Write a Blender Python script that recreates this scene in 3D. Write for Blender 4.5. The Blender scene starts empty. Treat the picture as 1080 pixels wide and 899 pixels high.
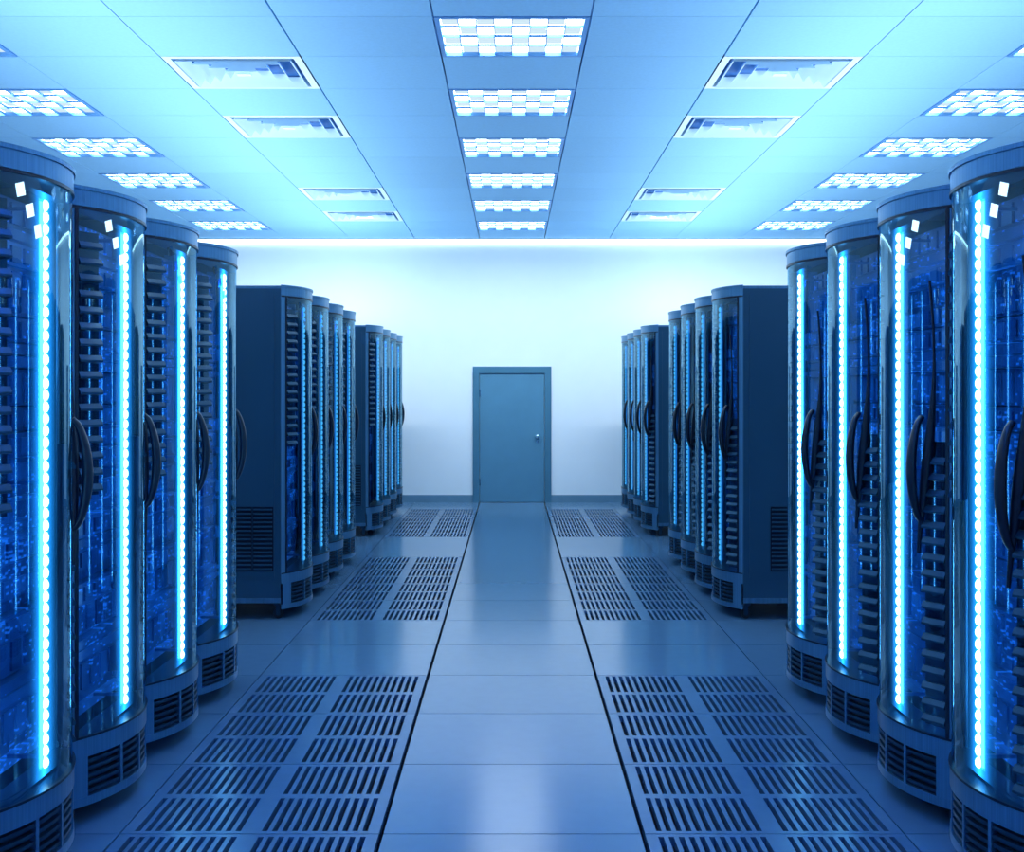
import bpy, math, random
from mathutils import Vector
random.seed(4)
scene=bpy.context.scene
scene.view_settings.view_transform='Standard'
scene.view_settings.look='None'

# ---------------------------------------------------------------- builder
class MB:
    def __init__(s): s.v=[];s.f=[];s.m=[];s.sm=[]
    def add(s,vs,fs,m,smooth=False):
        o=len(s.v); s.v+= [tuple(p) for p in vs]
        for f in fs: s.f.append([i+o for i in f]); s.m.append(m); s.sm.append(smooth)
    def box(s,x0,x1,y0,y1,z0,z1,m):
        vs=[(x0,y0,z0),(x1,y0,z0),(x1,y1,z0),(x0,y1,z0),(x0,y0,z1),(x1,y0,z1),(x1,y1,z1),(x0,y1,z1)]
        s.add(vs,[(0,3,2,1),(4,5,6,7),(0,1,5,4),(1,2,6,5),(2,3,7,6),(3,0,4,7)],m)
    def cyl(s,c,axis,r,l,m,n=16):
        c=Vector(c);a=Vector(axis).normalized()
        u=a.orthogonal().normalized();w=a.cross(u)
        vs=[];
        for k in (-.5,.5):
            for i in range(n):
                t=2*math.pi*i/n; vs.append(c+a*l*k+u*math.cos(t)*r+w*math.sin(t)*r)
        s.add(vs,[(i,(i+1)%n,n+(i+1)%n,n+i) for i in range(n)],m,True)
        s.add(vs,[tuple(range(n))[::-1],tuple(range(n,2*n))],m)
    def tube(s,pts,rad,m,n=10,flat=1.0):
        vs=[];N=len(pts);P=[Vector(p) for p in pts]
        for i in range(N):
            t=(P[min(i+1,N-1)]-P[max(i-1,0)]).normalized()
            u=Vector((1,0,0)); u=(u-t*u.dot(t)).normalized(); w=t.cross(u)
            for k in range(n):
                a=2*math.pi*k/n; vs.append(P[i]+u*math.cos(a)*rad[i]*flat+w*math.sin(a)*rad[i])
        fs=[(i*n+k,i*n+(k+1)%n,(i+1)*n+(k+1)%n,(i+1)*n+k) for i in range(N-1) for k in range(n)]
        s.add(vs,fs,m,True)
        s.add(vs,[tuple(range(n))[::-1],tuple(range((N-1)*n,N*n))],m)
    def mesh(s,name,mats):
        me=bpy.data.meshes.new(name); me.from_pydata(s.v,[],s.f)
        for mt in mats: me.materials.append(mt)
        me.polygons.foreach_set('material_index',s.m)
        me.polygons.foreach_set('use_smooth',s.sm)
        me.update(); 
        return me
def obj(name,me,loc=(0,0,0),rz=0,parent=None):
    o=bpy.data.objects.new(name,me); scene.collection.objects.link(o)
    o.location=loc; o.rotation_euler=(0,0,rz)
    if parent: o.parent=parent
    return o

# ---------------------------------------------------------------- materials
def newmat(name):
    m=bpy.data.materials.new(name); m.use_nodes=True
    nt=m.node_tree; nt.nodes.clear()
    out=nt.nodes.new('ShaderNodeOutputMaterial')
    return m,nt,out
def N(nt,t,**kw):
    n=nt.nodes.new(t)
    for k,v in kw.items(): setattr(n,k,v)
    return n
def pbr(name,col,rough=.5,metal=0,var=.0,scale=8,noise_rough=0,island=0,spec=.5,stretch=None):
    m,nt,out=newmat(name)
    b=N(nt,'ShaderNodeBsdfPrincipled'); nt.links.new(b.outputs[0],out.inputs[0])
    b.inputs['Roughness'].default_value=rough; b.inputs['Metallic'].default_value=metal
    b.inputs['Specular IOR Level'].default_value=spec
    tc=N(nt,'ShaderNodeTexCoord'); mp=N(nt,'ShaderNodeMapping')
    if stretch: mp.inputs['Scale'].default_value=stretch
    nt.links.new(tc.outputs['Object'],mp.inputs[0])
    nz=N(nt,'ShaderNodeTexNoise'); nz.inputs['Scale'].default_value=scale; nz.inputs['Detail'].default_value=4
    nt.links.new(mp.outputs[0],nz.inputs['Vector'])
    mr=N(nt,'ShaderNodeMapRange'); mr.inputs[1].default_value=.3; mr.inputs[2].default_value=.7
    mr.inputs[3].default_value=1-var; mr.inputs[4].default_value=1+var
    nt.links.new(nz.outputs[0],mr.inputs[0])
    val=mr.outputs[0]
    if island:
        g=N(nt,'ShaderNodeNewGeometry'); m2=N(nt,'ShaderNodeMapRange')
        m2.inputs[3].default_value=1-island; m2.inputs[4].default_value=1+island
        nt.links.new(g.outputs['Random Per Island'],m2.inputs[0])
        mm=N(nt,'ShaderNodeMath',operation='MULTIPLY'); nt.links.new(val,mm.inputs[0]); nt.links.new(m2.outputs[0],mm.inputs[1]); val=mm.outputs[0]
    vm=N(nt,'ShaderNodeVectorMath',operation='SCALE'); vm.inputs[0].default_value=col
    nt.links.new(val,vm.inputs['Scale']); nt.links.new(vm.outputs[0],b.inputs['Base Color'])
    if noise_rough:
        m3=N(nt,'ShaderNodeMapRange'); m3.inputs[1].default_value=.3; m3.inputs[2].default_value=.7
        m3.inputs[3].default_value=rough-noise_rough; m3.inputs[4].default_value=rough+noise_rough
        nt.links.new(nz.outputs[0],m3.inputs[0]); nt.links.new(m3.outputs[0],b.inputs['Roughness'])
    return m
def emis(name,col,st,sample=True):
    m,nt,out=newmat(name)
    e=N(nt,'ShaderNodeEmission'); e.inputs[0].default_value=(*col,1); e.inputs[1].default_value=st
    nt.links.new(e.outputs[0],out.inputs[0])
    if not sample: m.cycles.emission_sampling='NONE'
    return m

M_floor=pbr('floor_laminate',(.115,.22,.34),.17,0,.02,14,0,.04,.8)
M_perf=pbr('perforated_steel',(.10,.20,.33),.26,.0,.03,14,0,0,.7)
M_dark=pbr('subfloor_void',(.003,.008,.018),.9)
M_ceil=pbr('ceiling_tile_mineral',(.29,.59,.88),.85,0,.03,40,0,.03,.2)
M_grid=pbr('ceiling_grid_shadow_gap',(.06,.20,.42),.7)
M_wall=pbr('wall_paint',(.80,.875,.92),.8,0,.01,3,0,0,.2)
M_base=pbr('baseboard_paint',(.12,.25,.36),.5,0,.05)
M_door=pbr('door_paint',(.080,.235,.36),.45,0,.04,5)
M_frame=pbr('door_frame_paint',(.055,.18,.28),.4,0,.04,5)
M_knob=pbr('brushed_nickel',(.6,.8,.9),.25,1)
M_body=pbr('rack_dark_steel',(.030,.100,.170),.30,.25,.03,3)
M_band=pbr('rack_brushed_aluminium',(.12,.29,.45),.33,.7,.15,1,.0,0,.5,(220,60,1))
M_black=pbr('black_plastic',(.004,.012,.026),.3,0,.1)
M_inner=pbr('rack_interior_black',(.006,.028,.075),.6)
M_slat=pbr('louvre_grey_metal',(.022,.072,.12),.35,.6,.1)
M_rail=pbr('equipment_rail_blue',(.04,.18,.42),.4,.5,.1)
M_rub=pbr('caster_rubber',(.01,.015,.02),.6)

# glass
M_glass,nt,out=newmat('rack_door_glass')
tr=N(nt,'ShaderNodeBsdfTransparent'); tr.inputs[0].default_value=(.64,.88,1,1)
gl=N(nt,'ShaderNodeBsdfGlossy'); gl.inputs[0].default_value=(.45,.80,1,1); gl.inputs['Roughness'].default_value=.012
fr=N(nt,'ShaderNodeFresnel'); fr.inputs[0].default_value=1.6
mr=N(nt,'ShaderNodeMath',operation='MULTIPLY_ADD'); mr.inputs[1].default_value=.95; mr.inputs[2].default_value=.09
nt.links.new(fr.outputs[0],mr.inputs[0])
mx=N(nt,'ShaderNodeMixShader'); nt.links.new(mr.outputs[0],mx.inputs[0]); nt.links.new(tr.outputs[0],mx.inputs[1]); nt.links.new(gl.outputs[0],mx.inputs[2]); nt.links.new(mx.outputs[0],out.inputs[0])

# server fronts: tiny activity lights, plus blue glow painted over the whole face
M_srv,nt,out=newmat('server_fronts_leds_glow')
b=N(nt,'ShaderNodeBsdfPrincipled'); b.inputs['Base Color'].default_value=(.010,.055,.17,1); b.inputs['Roughness'].default_value=.3; b.inputs['Metallic'].default_value=.2
nt.links.new(b.outputs[0],out.inputs[0])
tc=N(nt,'ShaderNodeTexCoord'); oi=N(nt,'ShaderNodeObjectInfo')
sc=N(nt,'ShaderNodeVectorMath',operation='MULTIPLY'); sc.inputs[1].default_value=(50,0,130)
nt.links.new(tc.outputs['Object'],sc.inputs[0])
fl=N(nt,'ShaderNodeVectorMath',operation='FLOOR'); nt.links.new(sc.outputs[0],fl.inputs[0])
ml=N(nt,'ShaderNodeMath',operation='MULTIPLY'); ml.inputs[1].default_value=97; nt.links.new(oi.outputs['Random'],ml.inputs[0])
wn=N(nt,'ShaderNodeTexWhiteNoise',noise_dimensions='4D'); nt.links.new(fl.outputs[0],wn.inputs['Vector']); nt.links.new(ml.outputs[0],wn.inputs['W'])
fz=N(nt,'ShaderNodeTexNoise',noise_dimensions='4D'); fz.inputs['Scale'].default_value=3.5; fz.inputs['Detail'].default_value=3
nt.links.new(tc.outputs['Object'],fz.inputs['Vector']); nt.links.new(ml.outputs[0],fz.inputs['W'])
th=N(nt,'ShaderNodeMapRange'); th.inputs[1].default_value=.4; th.inputs[2].default_value=.65; th.inputs[3].default_value=1.0; th.inputs[4].default_value=.80
nt.links.new(fz.outputs[0],th.inputs[0])
gt=N(nt,'ShaderNodeMath',operation='GREATER_THAN'); nt.links.new(wn.outputs['Value'],gt.inputs[0]); nt.links.new(th.outputs[0],gt.inputs[1])
bs=N(nt,'ShaderNodeMapRange'); bs.inputs[1].default_value=.35; bs.inputs[2].default_value=.65; bs.inputs[3].default_value=.03; bs.inputs[4].default_value=.20
nt.links.new(fz.outputs[0],bs.inputs[0])
ge=N(nt,'ShaderNodeNewGeometry'); gr=N(nt,'ShaderNodeMapRange'); gr.inputs[3].default_value=.1; gr.inputs[4].default_value=1.7
nt.links.new(ge.outputs['Random Per Island'],gr.inputs[0])
bm_=N(nt,'ShaderNodeMath',operation='MULTIPLY'); nt.links.new(bs.outputs[0],bm_.inputs[0]); nt.links.new(gr.outputs[0],bm_.inputs[1])
p3=N(nt,'ShaderNodeMath',operation='MULTIPLY_ADD'); p3.inputs[1].default_value=.5
nt.links.new(gt.outputs[0],p3.inputs[0]); nt.links.new(bm_.outputs[0],p3.inputs[2])
b.inputs['Emission Color'].default_value=(.012,.20,1,1); nt.links.new(p3.outputs[0],b.inputs['Emission Strength'])
M_srv.cycles.emission_sampling='NONE'

M_bead=emis('led_bead',(.45,.90,1),9,False)
M_strip=emis('led_strip_core',(.04,.42,1),10,True)
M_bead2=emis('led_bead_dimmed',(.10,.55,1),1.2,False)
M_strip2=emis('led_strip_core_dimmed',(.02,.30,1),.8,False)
M_glint=emis('lamp_glint_white',(.8,.95,1),2.2,False)  # ceiling-lamp reflections in the glass, painted as glowing white squares
# bloom round the strip, painted as a see-through glowing sheet
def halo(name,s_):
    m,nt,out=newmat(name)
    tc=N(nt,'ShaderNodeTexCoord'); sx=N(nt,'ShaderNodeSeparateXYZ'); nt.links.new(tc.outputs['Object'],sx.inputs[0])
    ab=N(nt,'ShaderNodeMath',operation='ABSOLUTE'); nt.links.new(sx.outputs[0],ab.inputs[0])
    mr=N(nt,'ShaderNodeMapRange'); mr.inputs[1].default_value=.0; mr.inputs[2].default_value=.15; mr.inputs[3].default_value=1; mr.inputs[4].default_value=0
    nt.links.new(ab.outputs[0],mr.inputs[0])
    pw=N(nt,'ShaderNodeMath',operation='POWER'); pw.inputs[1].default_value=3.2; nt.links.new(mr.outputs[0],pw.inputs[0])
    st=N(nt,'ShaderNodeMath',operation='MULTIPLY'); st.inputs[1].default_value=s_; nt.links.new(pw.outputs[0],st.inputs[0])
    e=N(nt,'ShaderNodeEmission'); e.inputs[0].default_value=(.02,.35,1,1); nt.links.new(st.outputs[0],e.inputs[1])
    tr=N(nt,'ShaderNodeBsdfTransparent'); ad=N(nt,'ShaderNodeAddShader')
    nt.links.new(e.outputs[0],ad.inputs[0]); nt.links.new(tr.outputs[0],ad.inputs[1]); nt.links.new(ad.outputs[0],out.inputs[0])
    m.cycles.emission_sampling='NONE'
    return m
M_halo=halo('led_bloom',4.4); M_halo2=halo('led_bloom_dimmed',.35)

# ceiling lamp louvre panel
def lampmat(name,col,hi,lo):
    m,nt,out=newmat(name)
    tc=N(nt,'ShaderNodeTexCoord'); ck=N(nt,'ShaderNodeTexChecker'); 
    mp=N(nt,'ShaderNodeMapping'); mp.inputs['Location'].default_value=(.0,.0,.5); mp.inputs['Scale'].default_value=(9.2,5.2,0)
    nt.links.new(tc.outputs['Object'],mp.inputs[0]); nt.links.new(mp.outputs[0],ck.inputs[0]); ck.inputs['Scale'].default_value=1
    mr=N(nt,'ShaderNodeMapRange'); mr.inputs[3].default_value=lo; mr.inputs[4].default_value=hi
    nt.links.new(ck.outputs['Fac'],mr.inputs[0])
    e=N(nt,'ShaderNodeEmission'); e.inputs[0].default_value=(*col,1); nt.links.new(mr.outputs[0],e.inputs[1]); nt.links.new(e.outputs[0],out.inputs[0])
    return m
M_lamp=lampmat('lamp_checker_louvre',(.68,.88,1),11.5,.95)
M_lampfill=lampmat('lamp_louvre_blue_fill',(.05,.23,1),28,1.0)  # blue emission added on unseen lamps to tint the near floor
M_lframe=pbr('lamp_frame',(.13,.38,.78),.4,.2)
M_vent=pbr('diffuser_white_metal',(.66,.86,.96),.45,.0)
M_ventdark=pbr('diffuser_throat',(.05,.25,.66),.6)
M_cove=emis('cove_tube',(.8,.96,1),5)

# ---------------------------------------------------------------- dimensions
HC=3.87; YB=16.70; YF=-2.6; XW=5.7
TD=.775; T0=4.13; TW=.95
CD=.815; C0=6.85

# ---------------------------------------------------------------- floor
fb=MB()
xb=[-XW]+[ -.475-TW*i for i in range(5,-1,-1)]+[.475+TW*i for i in range(0,6)]
xb=sorted(set([round(x,4) for x in xb if abs(x)<XW-.01]+[-XW,XW]))
yb=[T0+TD*k for k in range(-8,17)]; yb=[YF]+[y for y in yb if y>YF+.05]+[YB]
perf_rows=[T0+TD*k for k in (-1,0,1,2,5,6,7,8,11,12,13,14)]
TH=.035
def gapx(x): return .0085 if abs(abs(x)-.475)<.01 else .003
for i in range(len(xb)-1):
    for j in range(len(yb)-1):
        x0=xb[i]+gapx(xb[i]); x1=xb[i+1]-gapx(xb[i+1]); y0=yb[j]+.003; y1=yb[j+1]-.003
        isperf=abs(abs((xb[i]+xb[i+1])/2)-.95)<.05 and any(abs(yb[j]-p)<.02 for p in perf_rows)
        if not isperf: fb.box(x0,x1,y0,y1,-TH,0,0); continue
        # 2x2 groups of long slots
        xm=(x0+x1)/2; ym=(y0+y1)/2
        for a,bb in ((x0,xm),(xm,x1)):
            ga,gb=a+(.035 if a==x0 else .03),bb-(.03 if a==x0 else .035)
            fb.box(a,ga,y0,y1,-TH,0,1); fb.box(gb,bb,y0,y1,-TH,0,1)
            for c,d in ((y0,ym),(ym,y1)):
                gc=c+.024; gd=d-.024
                fb.box(ga,gb,c,gc,-TH,0,1); fb.box(ga,gb,gd,d,-TH,0,1)
                n=11; pitch=(gb-ga)/n
                for k in range(n+1):
                    cx=ga+pitch*k; w=.0085
                    l=max(ga,cx-w); r=min(gb,cx+w)
                    fb.box(l,r,gc,gd,-TH,0,1)
fb.box(-XW,XW,YF,YB,-.16,-.14,2)
floor=obj('floor',fb.mesh('floor',[M_floor,M_perf,M_dark]))

# ---------------------------------------------------------------- ceiling
cb=MB()
yc=[C0+CD*k for k in range(-11,13)]; yc=[YF]+[y for y in yc if y>YF+.05]+[YB]
lampY=[];ventY=[]
def kidx(y): return round((y-C0)/CD)
for j in range(len(yc)-1):
    k=kidx(yc[j]) if j>0 else -99
    for i in range(len(xb)-1):
        xm=(xb[i]+xb[i+1])/2
        lamp=(k>-99 and k%2==0 and k<=10 and (abs(xm)<.1 or abs(abs(xm)-3.8)<.1))
        vent=(k%2==1 and k in (-7,-3,1,3,7,9) and abs(abs(xm)-1.9)<.1)
        if lamp: lampY.append((xm,(yc[j]+yc[j+1])/2)); continue
        if vent: ventY.append((xm,(yc[j]+yc[j+1])/2)); continue
        g0=.006 if abs(abs(xb[i])-.475)<.01 or abs(abs(xb[i])-1.425)<.01 else .003
        g1=.006 if abs(abs(xb[i+1])-.475)<.01 or abs(abs(xb[i+1])-1.425)<.01 else .003
        cb.box(xb[i]+g0,xb[i+1]-g1,yc[j]+.002,yc[j+1]-.002,HC,HC+.02,0)
cb.box(-XW,XW,YF,YB,HC+.10,HC+.12,1)
obj('ceiling',cb.mesh('ceiling',[M_ceil,M_grid]))

# lamps
lb=MB(); hx=.475-.006; hy=CD/2-.004; r=.028
lb.box(-hx,hx,-hy,-hy+r,-.006,.06,0); lb.box(-hx,hx,hy-r,hy,-.006,.06,0)
lb.box(-hx,-hx+r,-hy+r,hy-r,-.006,.06,0); lb.box(hx-r,hx,-hy+r,hy-r,-.006,.06,0)
lb.add([(-hx+r,-hy+r,.02),(hx-r,-hy+r,.02),(hx-r,hy-r,.02),(-hx+r,hy-r,.02)],[(3,2,1,0)],1)
for i in range(1,8):
    x=-hx+r+(2*(hx-r))*i/8; lb.box(x-.003,x+.003,-hy+r,hy-r,.0,.018,0)
for i in range(1,4):
    y=-hy+r+(2*(hy-r))*i/4; lb.box(-hx+r,hx-r,y-.003,y+.003,.001,.017,0)
lme=lb.mesh('ceiling_light',[M_lframe,M_lamp]); lmb=lb.mesh('ceiling_blue_fill',[M_lframe,M_lampfill])
for x,y in lampY: obj('ceiling_light',lmb if (y<4 and abs(x)<1) else lme,(x,y,HC))  # unseen centre lamps near the camera carry the added blue fill
# diffusers
vb=MB(); 
def ring(mb,ax,ay,az,bx,by,bz,m):
    vs=[(-ax,-ay,az),(ax,-ay,az),(ax,ay,az),(-ax,ay,az),(-bx,-by,bz),(bx,-by,bz),(bx,by,bz),(-bx,by,bz)]
    mb.add(vs,[(0,1,5,4),(1,2,6,5),(2,3,7,6),(3,0,4,7)],m)
ring(vb,hx,hy,0,hx-.05,hy-.05,0,0)
ring(vb,hx-.05,hy-.05,0,hx-.05,hy-.05,.07,0)
vb.add([(-hx+.05,-hy+.05,.07),(hx-.05,-hy+.05,.07),(hx-.05,hy-.05,.07),(-hx+.05,hy-.05,.07)],[(3,2,1,0)],1)
for q in range(4):
    a=.40-.095*q; c=.335-.08*q
    ring(vb,a,c,-.012,a-.055,c-.048,.055,0)
vb.box(-.05,.05,-.03,.03,-.012,-.004,0)
vme=vb.mesh('ceiling_air_diffuser',[M_vent,M_ventdark])
for x,y in ventY: obj('ceiling_air_diffuser',vme,(x,y,HC))

# ---------------------------------------------------------------- walls
def boxobj(name,x0,x1,y0,y1,z0,z1,m):
    b=MB(); b.box(x0,x1,y0,y1,z0,z1,0); return obj(name,b.mesh(name,[m]))
HT=HC+.12
boxobj('wall_back',-XW-.12,XW+.12,YB,YB+.12,-.16,HT,M_wall)
boxobj('wall_left',-XW-.12,-XW,YF,YB,-.16,HT,M_wall)
boxobj('wall_right',XW,XW+.12,YF,YB,-.16,HT,M_wall)
boxobj('wall_front',-XW-.12,XW+.12,YF-.12,YF,-.16,HT,M_wall)
b=MB()
for x0,x1 in ((-XW,-.565),(.565,XW)):
    b.box(x0,x1,YB-.018,YB,0,.095,0); b.box(x0,x1,YB-.012,YB,.095,.108,0)
obj('baseboard_back',b.mesh('baseboard_back',[M_base]))
# door
de=bpy.data.objects.new('door_1',None); scene.collection.objects.link(de); de.location=(0,YB,0)
b=MB(); fw=.085
b.box(-.563,-.563+fw,-.05,0,0,1.98,0); b.box(.563-fw,.563,-.05,0,0,1.98,0); b.box(-.563+fw,.563-fw,-.05,0,1.98-fw,1.98,0)
b.box(-.575,-.563,-.03,0,0,1.992,0); b.box(.563,.575,-.03,0,0,1.992,0); b.box(-.563,.563,-.03,0,1.98,1.992,0)
obj('door_frame',b.mesh('door_frame',[M_frame]),parent=de)
b=MB(); b.box(-.472,.472,-.03,-.004,.006,1.889,0)
for z in (.3,1.6): b.cyl((-.468,-.035,z),(0,0,1),.009,.1,1)
b.cyl((.37,-.034,.97),(0,1,0),.032,.012,1,20); b.cyl((.37,-.055,.97),(0,1,0),.012,.05,1)
pts=[];rr=[]
for i in range(9):
    t=i/8*math.pi; pts.append((.37,-.075+.028*math.cos(t),.97)); rr.append(max(.003,.034*math.sin(t)))
b.tube(pts,rr,1,14)
b.cyl((.37,-.034,.90),(0,1,0),.014,.012,1,16)
obj('door_leaf',b.mesh('door_leaf',[M_door,M_knob]),parent=de)
# cove
b=MB(); b.box(-XW+.02,XW-.02,YB-.05,YB-.005,HC-.055,HC-.02,0); b.box(-XW+.02,XW-.02,YB-.06,YB-.0,HC-.018,HC-.002,1)
obj('cove_light',b.mesh('cove_light',[M_cove,M_vent]))

# ---------------------------------------------------------------- rack
HW=.372; S=.145; R=(HW*HW+S*S)/(2*S)
def A(x): return -(math.sqrt(R*R-x*x)-(R-S))
def Nrm(x): 
    v=Vector((x,A(x)-( -(S)+R) )) ; return v.normalized()
def P(x,off):
    n=Nrm(x); return (x+n.x*off, A(x)+n.y*off)
def arc_solid(mb,x0,x1,z0,z1,o0,o1,m,n=12,top_in=0):
    """curved slab following the door arc, between offsets o0(inner) and o1(outer)"""
    vs=[]
    for i in range(n+1):
        x=x0+(x1-x0)*i/n
        a=P(x,o0); c=P(x,o1)
        vs+= [(a[0],a[1],z0),(c[0],c[1],z0),(c[0],c[1],z1),(a[0],a[1],z1)]
    fo=[];fz=[]
    for i in range(n):
        q=i*4; w=q+4
        fo.append((q+1,w+1,w+2,q+2)); fo.append((q,q+3,w+3,w))
        fz.append((q,w,w+1,q+1)); fz.append((q+3,q+2,w+2,w+3))
    mb.add(vs,fo,m,True)
    mb.add(vs,fz+[(0,1,2,3),(n*4,n*4+3,n*4+2,n*4+1)],m)
def d_solid(mb,z0,z1,off,m,n=20,back=.0,sc=1.0):
    vs=[]
    pts=[P((-HW+2*HW*i/n)*sc,off) for i in range(n+1)]
    pts=[(-HW*sc,back)]+pts+[(HW*sc,back)]
    k=len(pts)
    vs=[(p[0],p[1],z0) for p in pts]+[(p[0],p[1],z1) for p in pts]
    mb.add(vs,[tuple(range(k)),tuple(range(k,2*k))[::-1]],m)
    mb.add(vs,[(i,k+i,k+(i+1)%k,(i+1)%k) for i in range(k)],m)
# material slots
BODY,BAND,BLK,INN,SLAT,RAIL,RUB,GLS,SRV,BEAD,STRIP,HALO,GLINT=range(13)
mats=[M_body,M_band,M_black,M_inner,M_slat,M_rail,M_rub,M_glass,M_srv,M_bead,M_strip,M_halo,M_glint]
rb=MB()
D=1.08; ZB=.12; ZT=2.36
# carcass
for s in (-1,1):
    xo=.37*s; xi=.345*s
    rb.box(min(xo,xi),max(xo,xi),0.0,D,ZB,ZT-.02,BODY)
    a,c=sorted((.370*s,.374*s)); rb.box(a,c,.045,D-.05,.30,ZT-.06,BODY)
    rb.box(a,c,.0,D,ZB,.155,BAND)
    y0=.06 if s<0 else .20
    for col in range(2):
        yy=y0+col*.15
        a2,c2=sorted((.374*s,.376*s)); rb.box(a2,c2,yy-.008,yy+.138,.345,.80,BLK)
        for q in range(15):
            z=.355+q*.03; a3,c3=sorted((.376*s,.383*s)); rb.box(a3,c3,yy,yy+.13,z,z+.011,BODY)
rb.box(-.345,.345,D-.02,D,ZB,ZT-.02,BODY)
rb.box(-.37,.37,0,D,ZT-.02,ZT,BAND)
rb.box(-.345,.345,0.0,D,ZB,ZB+.03,BODY)
# door top: brushed band, seam, cap
d_solid(rb,2.292,2.352,.004,BAND,24)
d_solid(rb,2.352,2.366,.010,BAND,24)
d_solid(rb,2.280,2.290,.007,BLK,24)
# bottom: sill band, grille zone, skirt
d_solid(rb,.255,.325,.006,BAND,24)
d_solid(rb,.325,.333,.010,BLK,24)
d_solid(rb,.105,.255,-.022,BLK,20)
for z in (.118,.146,.174,.202,.230): arc_solid(rb,-.30,.30,z,z+.012,-.02,.0,SLAT,14)
for x in (-.36,-.15,0,.15,.30):
    arc_solid(rb,x,x+(.06 if abs(x)>.25 else .014),.105,.255,-.02,.004,BAND,3)
d_solid(rb,.075,.108,.006,BAND,24,0,.98)
# stiles
arc_solid(rb,-.372,-.345,.325,2.29,-.03,.006,BAND,3)
arc_solid(rb,.345,.372,.325,2.29,-.03,.006,BAND,3)
arc_solid(rb,-.345,-.335,.33,2.28,-.02,.010,BLK,2)
arc_solid(rb,.335,.345,.33,2.28,-.02,.010,BLK,2)
# glass
g=[];n=28
for i in range(n+1):
    x=-.338+.676*i/n; p=P(x,0); g+=[(p[0],p[1],.333),(p[0],p[1],2.280)]
rb.add(g,[(2*i,2*i+2,2*i+3,2*i+1) for i in range(n)],GLS,True)
# louvre stacks: lower right / upper left
def louvres(x0,x1,z0,z1):
    arc_solid(rb,x0,x1,z0,z1,-.03,-.014,INN,5)
    z=z0+.012
    while z<z1-.04:
        vs=[];m=5
        for i in range(m+1):
            x=x0+.004+(x1-x0-.006)*i/m
            a=P(x,-.014);c=P(x,.014);d=P(x,.003)
            vs+=[(a[0],a[1],z),(c[0],c[1],z+.004),(c[0],c[1],z+.012),(d[0],d[1],z+.030),(a[0],a[1],z+.030)]
        fs=[(i*5+k,i*5+(k+1)%5,i*5+5+(k+1)%5,i*5+5+k) for i in range(m) for k in range(5)]
        rb.add(vs,fs+[(0,4,3,2,1),tuple(m*5+k for k in range(5))],SLAT)
        z+=.060
louvres(.245,.335,.36,1.42)
louvres(-.335,-.245,1.22,2.20)
# painted ceiling-lamp reflections stepping down towards the light column
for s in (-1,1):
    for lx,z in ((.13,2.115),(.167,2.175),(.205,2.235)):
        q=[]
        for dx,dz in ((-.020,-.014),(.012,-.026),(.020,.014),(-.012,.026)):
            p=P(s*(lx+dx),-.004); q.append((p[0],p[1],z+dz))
        rb.add(q,[(0,1,2,3)],GLINT)
# handle
def hp(x,o,z):
    p=P(x,o); return (p[0],p[1],z)
pts=[];rad=[]
for i in range(21):
    t=i/20; z=1.12+.39*t
    o=.052*math.sin(math.pi*t)**.55 if 0<t<1 else 0
    pts.append(hp(.24,o+.0,z)); rad.append(.011+.007*math.sin(math.pi*t))
rb.tube(pts,rad,BLK,10,1.3)
pts=[];rad=[]
for i in range(25):
    t=i/24; z=1.0+1.02*t
    x=.258+.036*math.sin((t-.25)*math.pi*1.1)
    pts.append(hp(x,.005,z)); rad.append(.005+.017*math.exp(-((t-.33)/.22)**2))
rb.tube(pts,rad,BLK,8,1.0)
# interior: rails, servers
rb.box(-.345,.345,.16,.17,ZB+.03,2.28,INN)
for s in (-1,1):
    a,c=sorted((.30*s,.325*s)); rb.box(a,c,.03,.08,.34,2.28,RAIL)
z=.36;q=0
while z<2.2:
    h=random.choice([.042,.042,.086,.13]); h=min(h,2.26-z)
    dy=random.choice([0,.014,.03])
    rb.box(-.295,.295,.02+dy,.16,z,z+h-.006,SRV)
    for s in (-1,1):
        rb.box(*sorted((.265*s,.272*s)),.002+dy,.02+dy,z+.01,z+h-.012,RAIL)
    if h>.06:
        for xx in (-.2,-.1,0,.1,.2): rb.box(xx-.035,xx+.035,.012+dy,.02+dy,z+.012,z+h-.02,SRV)
    z+=h; q+=1
for s in (-1,1):
    rb.box(*sorted((.345*s,.352*s)),-.012,.05,.34,2.28,INN)
# LED column
LY=-.045
rb.box(-.016,.016,-.035+LY,-.030+LY,.36,2.24,RAIL)
rb.box(-.011,.011,-.041+LY,-.036+LY,.37,2.23,STRIP)
for z in (.40,1.3,2.2): rb.box(-.006,.006,-.03+LY,.03,z,z+.012,RAIL)
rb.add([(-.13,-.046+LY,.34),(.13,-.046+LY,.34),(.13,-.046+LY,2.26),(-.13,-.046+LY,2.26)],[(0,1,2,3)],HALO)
z=.385
while z<2.225:
    vs=[];rr=.0145
    for lat in range(4):
        a=lat/3*math.pi/2
        for k in range(10):
            t=2*math.pi*k/10
            vs.append((rr*math.cos(a)*math.cos(t),LY-.048-rr*.9*math.sin(a),z+1.35*rr*math.cos(a)*math.sin(t)))
    fs=[(l*10+k,l*10+(k+1)%10,(l+1)*10+(k+1)%10,(l+1)*10+k) for l in range(3) for k in range(10)]
    rb.add(vs,fs,BEAD,True)
    z+=.039
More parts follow.
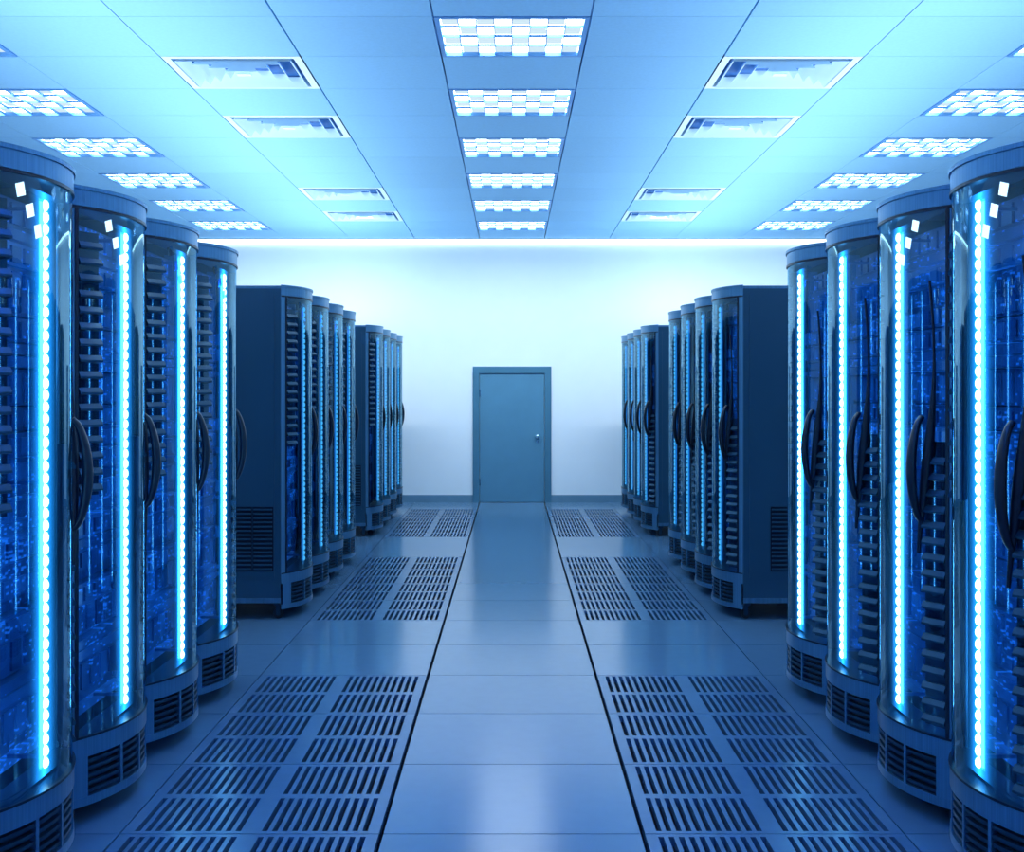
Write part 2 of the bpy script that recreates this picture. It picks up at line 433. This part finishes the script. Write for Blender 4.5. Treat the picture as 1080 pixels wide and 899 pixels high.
# casters
for x in (-.30,.30):
    for y in (.03,D-.09):
        rb.cyl((x,y,.036),(1,0,0),.036,.024,RUB,18); rb.cyl((x,y,.036),(1,0,0),.014,.034,SLAT,12)
        for s in (-.017,.017): rb.box(x+s-.002,x+s+.002,y-.014,y+.014,.03,.10,SLAT)
        rb.box(x-.03,x+.03,y-.03,y+.03,.095,ZB,SLAT)
rme=rb.mesh('server_rack',mats)
rme_b=rme.copy(); rme_b.materials[GLINT]=M_glass
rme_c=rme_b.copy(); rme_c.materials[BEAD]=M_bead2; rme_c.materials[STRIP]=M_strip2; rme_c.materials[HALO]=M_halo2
XC=1.63
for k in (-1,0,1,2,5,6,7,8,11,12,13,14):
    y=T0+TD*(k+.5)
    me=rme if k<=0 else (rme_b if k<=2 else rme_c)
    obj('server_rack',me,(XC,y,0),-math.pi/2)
    obj('server_rack',me,(-XC,y,0),math.pi/2)

# ---------------------------------------------------------------- lights
def area(name,loc,rot,sx,sy,e,col):
    l=bpy.data.lights.new(name,'AREA'); l.shape='RECTANGLE'; l.size=sx; l.size_y=sy; l.energy=e; l.color=col
    o=bpy.data.objects.new(name,l); scene.collection.objects.link(o); o.location=loc; o.rotation_euler=rot
    return o
for s in (-1,1):
    area('ceiling_fill',(s*2.4,10.0,2.42),(math.pi,0,0),.5,12.0,185,(.74,.89,1))  # added fill above the racks, out of view, brightens the ceiling
wf=area('wall_fill',(0,YB-2.1,HC-.02),(math.radians(42),0,0),10.5,.12,100,(.84,.95,1)); wf.data.spread=math.radians(95)  # added light without a fixture, brightens the back wall
w=bpy.data.worlds.new('world'); scene.world=w; w.use_nodes=True
w.node_tree.nodes['Background'].inputs[0].default_value=(.2,.5,.9,1); w.node_tree.nodes['Background'].inputs[1].default_value=.3

# ---------------------------------------------------------------- camera
c=bpy.data.cameras.new('camera'); co=bpy.data.objects.new('camera',c); scene.collection.objects.link(co)
co.location=(0,0,1.6); co.rotation_euler=(math.pi/2,0,0)
c.sensor_fit='HORIZONTAL'; c.sensor_width=36; c.lens=40; c.shift_y=-34.5/1080; c.clip_start=.05
scene.camera=co
